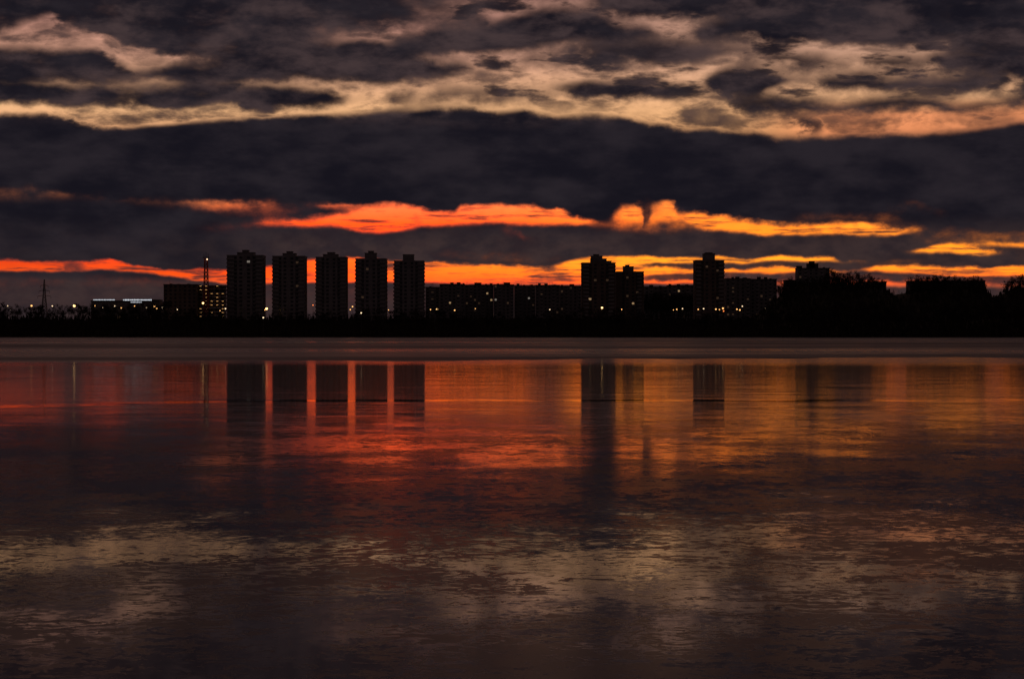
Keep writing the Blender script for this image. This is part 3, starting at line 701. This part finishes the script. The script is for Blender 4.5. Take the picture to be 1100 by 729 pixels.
# ------------------------------------------------------------------ street lamps
def lamp(u, v, r, kind, label, Y=1600):
    X = sx(u, Y); zb = land_z(X, Y) - .2; H = sz(v, Y) - zb
    t = thing('street_lamp', label, 'street lamp', (X, Y, zb), 'lit street lamps along the far shore')
    b = MB(); b.bar((0, .6, 0), (0, .6, H + .5), .14, .09, 6); b.bar((0, .6, H + .5), (0, 0, H + r + .05), .07, .06, 6)
    add('pole', b.mesh('pole', M['steel']), t)
    r *= 1.15 if kind in ('l_orange', 'l_bright') else 1.0
    b = MB(); b.ball((0, 0, H), r, 8, 6); add('lamp_head', b.mesh('lamp_head', M[kind]), t)
    b = MB(); b.bar((0, 0, H + r * .7), (0, 0, H + r + .12), r * .8, r * .3, 8); add('hood', b.mesh('hood', M['steel']), t)
for a in [
 (8.4, 328.6, .55, 'l_white', 'pale street lamp nearest the left edge of the photo'),
 (11.6, 332.2, .30, 'l_white', 'faint low lamp just below the pale lamp at the left edge'),
 (33.9, 328.3, .60, 'l_orange', 'orange street lamp left of the power pylon'),
 (56.2, 328.6, .48, 'l_white', 'pale street lamp just right of the power pylon'),
 (79.9, 328.3, .85, 'l_bright', 'largest brightest orange street lamp, left of the hall with roof signs'),
 (98.2, 331.2, .30, 'l_white', 'faint lamp below the left corner of the hall with roof signs'),
 (101.8, 328.3, .42, 'l_orange', 'small orange lamp in front of the left end of the hall'),
 (110.6, 330.4, .28, 'l_white', 'faint lamp under the left roof sign of the hall'),
 (123.1, 328.6, .48, 'l_white', 'pale lamp under the right end of the left roof sign'),
 (130.2, 330.5, .45, 'l_orange', 'orange lamp under the dark space between the two roof signs'),
 (144.6, 328.6, .36, 'l_orange', 'small orange lamp under the middle of the right roof sign'),
 (157.2, 330.5, .55, 'l_white', 'strong pale lamp under the right part of the right roof sign'),
 (165.6, 328.8, .58, 'l_orange', 'orange lamp at the right end of the hall, upper one of a pair'),
 (168.6, 331.2, .45, 'l_orange', 'orange lamp at the right end of the hall, lower one of a pair'),
 (174.4, 330.2, .52, 'l_white', 'pale lamp by the left corner of the plain slab building'),
 (190.5, 332.4, .34, 'l_white', 'faint white lamp in front of the plain slab building', 1585),
 (218.1, 325.4, .62, 'l_bright', 'high bright lamp in front of the unfinished building frame', 1585),
 (236.4, 333.6, .30, 'l_orange', 'faint lamp low in front of the building frame', 1585),
 (242.2, 331.4, .50, 'l_white', 'pale lamp at the left foot of the first tower'),
 (282.8, 341.0, .50, 'l_white', 'white lamp lowest by the water between the first and second towers', 1404),
 (286.4, 331.4, .72, 'l_bright', 'bright orange lamp in the gap between the first and second towers'),
 (284.6, 332.8, .34, 'l_orange', 'small lamp beside the bright one between the first and second towers'),
 (336.2, 327.6, .34, 'l_red', 'small reddish lamp in the gap between the second and third towers'),
 (376.3, 332.4, .36, 'l_orange', 'lower lamp of the pair in the gap between the third and fourth towers'),
 (378.7, 329.2, .42, 'l_orange', 'upper lamp of the pair in the gap between the third and fourth towers'),
 (388.0, 336.0, .48, 'l_white', 'white lamp low in front of the fourth tower', 1404),
 (417.4, 332.8, .28, 'l_orange', 'faint lamp in the gap between the fourth and fifth towers'),
 (462.4, 332.4, .38, 'l_orange', 'small lamp just right of the fifth tower, left one of a pair'),
 (469.2, 332.4, .62, 'l_bright', 'bright lamp just right of the fifth tower, right one of a pair'),
 (488.4, 333.1, .42, 'l_orange', 'single orange lamp below the slab block with two roof boxes'),
 (510.6, 331.4, .26, 'l_orange', 'faint lamp below the slab block with many lit windows'),
 (590.6, 332.4, .40, 'l_white', 'pale lamp alone in front of the slab block left of the middle gap'),
 (646.7, 330.4, .62, 'l_bright', 'bright lamp at the foot of the broad stepped tower'),
 (667.8, 332.2, .32, 'l_orange', 'faint lamp at the foot of the shorter square-capped block'),
 (723.4, 332.8, .28, 'l_orange', 'faint lamp left of the lone tower, first of three'),
 (727.0, 332.2, .38, 'l_orange', 'small lamp left of the lone tower, second of three'),
 (733.2, 331.4, .42, 'l_white', 'pale lamp left of the lone tower, third of three'),
 (750.0, 332.2, .38, 'l_orange', 'orange lamp at the left foot of the lone tower'),
 (755.8, 331.5, .48, 'l_white', 'pale lamp at the middle of the lone tower foot'),
 (769.0, 332.0, .48, 'l_orange', 'orange lamp at the right foot of the lone tower'),
 (772.8, 332.4, .38, 'l_orange', 'small lamp between the orange lamp of the lone tower and the red-lit one'),
 (776.6, 331.0, .55, 'l_orange', 'upper lamp of the stacked orange and red pair by the lone tower'),
 (777.2, 334.0, .48, 'l_red', 'lower red lamp of the stacked pair by the lone tower', 1585),
 (791.6, 332.0, .42, 'l_orange', 'orange lamp below the tall slab, left of a pair'),
 (794.8, 332.8, .45, 'l_orange', 'orange lamp below the tall slab, right of a pair'),
 (797.4, 328.8, .45, 'l_white', 'white lamp standing higher above the pair below the tall slab'),
 (822.4, 331.2, .26, 'l_white', 'faint lamp farthest right along the shore'),
]: lamp(*a)

# ------------------------------------------------------------------ trees
def tree_meshes(seed, h, spread, thick):
    r = random.Random(seed); t = MB(); c = MB()
    t.bar((0, 0, -.4), (0, 0, h * .30), h * .022, h * .017, 6)
    tips = []
    def grow(p, d, ln, rad, lev, mb):
        segs = 3
        for i in range(segs):
            d2 = (d + Vector((r.uniform(-.22, .22), r.uniform(-.22, .22), r.uniform(-.02, .20)))).normalized()
            q = p + d2 * ln / segs
            mb.bar(p, q, rad * (1 - .2 * i), rad * (1 - .2 * (i + 1)), 3 if lev else 5)
            p, d = q, d2
            if lev < 3 and i > 0:
                for _ in range(2 if lev < 2 else 3):
                    a = Vector((r.uniform(-1, 1), r.uniform(-1, 1), r.uniform(-.15, .75))).normalized()
                    grow(p, (d * .6 + a * .8).normalized(), ln * r.uniform(.45, .62), rad * .5, lev + 1, c)
            elif lev == 3:
                for _ in range(thick):
                    a = Vector((r.uniform(-1, 1), r.uniform(-1, 1), r.uniform(-.3, .9))).normalized()
                    e = p + (d * .4 + a).normalized() * h * r.uniform(.03, .075)
                    s_ = a.orthogonal().normalized() * h * .004
                    o = len(c.v); c.v += [tuple(p - s_), tuple(p + s_), tuple(e)]; c.f.append((o, o + 1, o + 2))
    p = Vector((0, 0, h * .30))
    grow(p, Vector((0, 0, 1)), h * .58, h * .016, 0, t)
    for k in range(5):
        a = 2 * math.pi * (k + r.random() * .6) / 5
        grow(Vector((0, 0, h * r.uniform(.22, .36))), Vector((math.cos(a) * spread, math.sin(a) * spread, 1)).normalized(), h * r.uniform(.36, .5), h * .010, 1, c)
    return t.mesh('trunk', M['bark']), c.mesh('crown', M['twig'])
KIND = [tree_meshes(s, 10.0, sp, th) for s, sp, th in ((1, .8, 4), (2, .55, 4), (3, 1.0, 5), (4, .35, 4), (5, .75, 5), (6, .9, 3))]
def tree(x, y, h, label, group, wide=1.0, name='bare_tree'):
    z = land_z(x, y)
    t = thing(name, label, 'tree', (x, y, z), group)
    k = R.choice(KIND); s = h / 10.0
    t.scale = (s * wide, s * wide, s); t.rotation_euler.z = R.uniform(0, 6.28)
    add('trunk', k[0], t); add('crown', k[1], t)
# belt along the water
def shorey(x): return SH + 12 * math.sin(x / 340)
n = 112
for i in range(n):
    u = -15 + 1130 * (i + R.uniform(-.35, .35)) / n
    Y = 1412 + R.uniform(0, 34); x = sx(u, Y)
    top = 340.5 + 2.0 * math.sin(u / 37) + R.uniform(-2.0, 5.0)
    if u < 178: top -= 5.5
    if u > 840: top -= 8 * sstep(840, 900, u)
    h = sz(top, Y) - land_z(x, Y)
    tree(x, Y, max(4, h), 'dark bare tree in the black belt along the far waterline', 'trees along the far waterline', 1.35)
for i in range(24):   # tall ones behind, left of the towers
    u = -10 + 185 * (i + R.uniform(-.4, .4)) / 24; Y = 1520 + R.uniform(0, 50); x = sx(u, Y)
    h = sz(331.5 + R.uniform(-1.5, 3.5), Y) - land_z(x, Y)
    tree(x, Y, h, 'dark bare tree among the lamps left of the towers', 'trees among the lamps left of the towers', 1.3)
for i in range(18):
    u = 692 + 54 * (i + R.uniform(-.4, .4)) / 18; Y = 1760 + R.uniform(0, 50); x = sx(u, Y)
    h = sz(307 + R.uniform(-1, 3) + (u - 692) * .02, Y) - land_z(x, Y)
    tree(x, Y, min(h, 18), 'dark bare tree before the slab blocks left of the lone tower', 'trees left of the lone tower', 1.2)
def hilltop(u):
    pts = [(830, 322), (838, 310), (845, 303), (857, 300), (880, 299), (893, 296), (902, 297), (912, 295.5), (922, 298.5), (932, 297.5), (943, 302), (952, 304), (958, 308.5), (975, 309), (982, 303), (990, 300.5), (1002, 299.5), (1014, 301), (1026, 299.5), (1040, 301), (1056, 300), (1060, 308), (1070, 308), (1078, 304), (1086, 302), (1093, 301), (1105, 301), (1120, 301)]
    for (a, b), (c, d) in zip(pts, pts[1:]):
        if a <= u <= c: return b + (d - b) * (u - a) / (c - a)
    return 300
for i in range(140):
    u = 832 + 285 * (i % 70 + R.uniform(-.45, .45)) / 70; Y = (1535 if i < 70 else 1522) + R.uniform(-15, 30); x = sx(u, Y)
    if 950 < u < 979 or 1057 < u < 1075: continue
    h = sz(hilltop(u) + (R.uniform(-1.2, 2.5) if i < 70 else R.uniform(1.5, 6)), Y) - land_z(x, Y)
    lab = ('dark bare tree on the wooded hill under the stepped block', 'trees on the wooded hill') if u < 952 else (('dark bare tree before the long flat blocks right of the red sky notch', 'trees before the long flat blocks') if u < 1060 else ('dark twiggy tree at the right edge of the photo', 'trees at the right edge'))
    tree(x, Y, max(2.5, h), lab[0], lab[1], 1.25 if h < 14 else 1.0)
# scrub and reeds at the waterline and filling the slope
b = MB(); r2 = random.Random(3)
for i in range(26000):
    u = r2.uniform(-25, 1125); Y = 1402 + 150 * r2.random() ** 1.3; x = sx(u, Y)
    if Y < shorey(x) + 1: Y = shorey(x) + 1 + 6 * r2.random()
    z = land_z(x, Y); h = r2.uniform(1.2, 3.6) * (1 + .8 * (r2.random() < .2)); w = r2.uniform(.4, 1.3); a = r2.uniform(0, 3.14)
    o = len(b.v); cx, cy = math.cos(a) * w, math.sin(a) * w
    tx, ty = r2.uniform(-.5, .5), r2.uniform(-.5, .5)
    b.v += [(x - cx, Y - cy, z - .2), (x + cx, Y + cy, z - .2), (x + tx + cx * .4, Y + ty, z + h), (x + tx - cx * .5, Y + ty, z + h * .9)]
    b.f.append((o, o + 1, o + 2, o + 3))
s = add('shore_scrub', b.mesh('shore_scrub', M['scrub'])); s['kind'] = 'stuff'
s['label'] = 'dark scrub covering the bank of the far shore'; s['category'] = 'undergrowth'
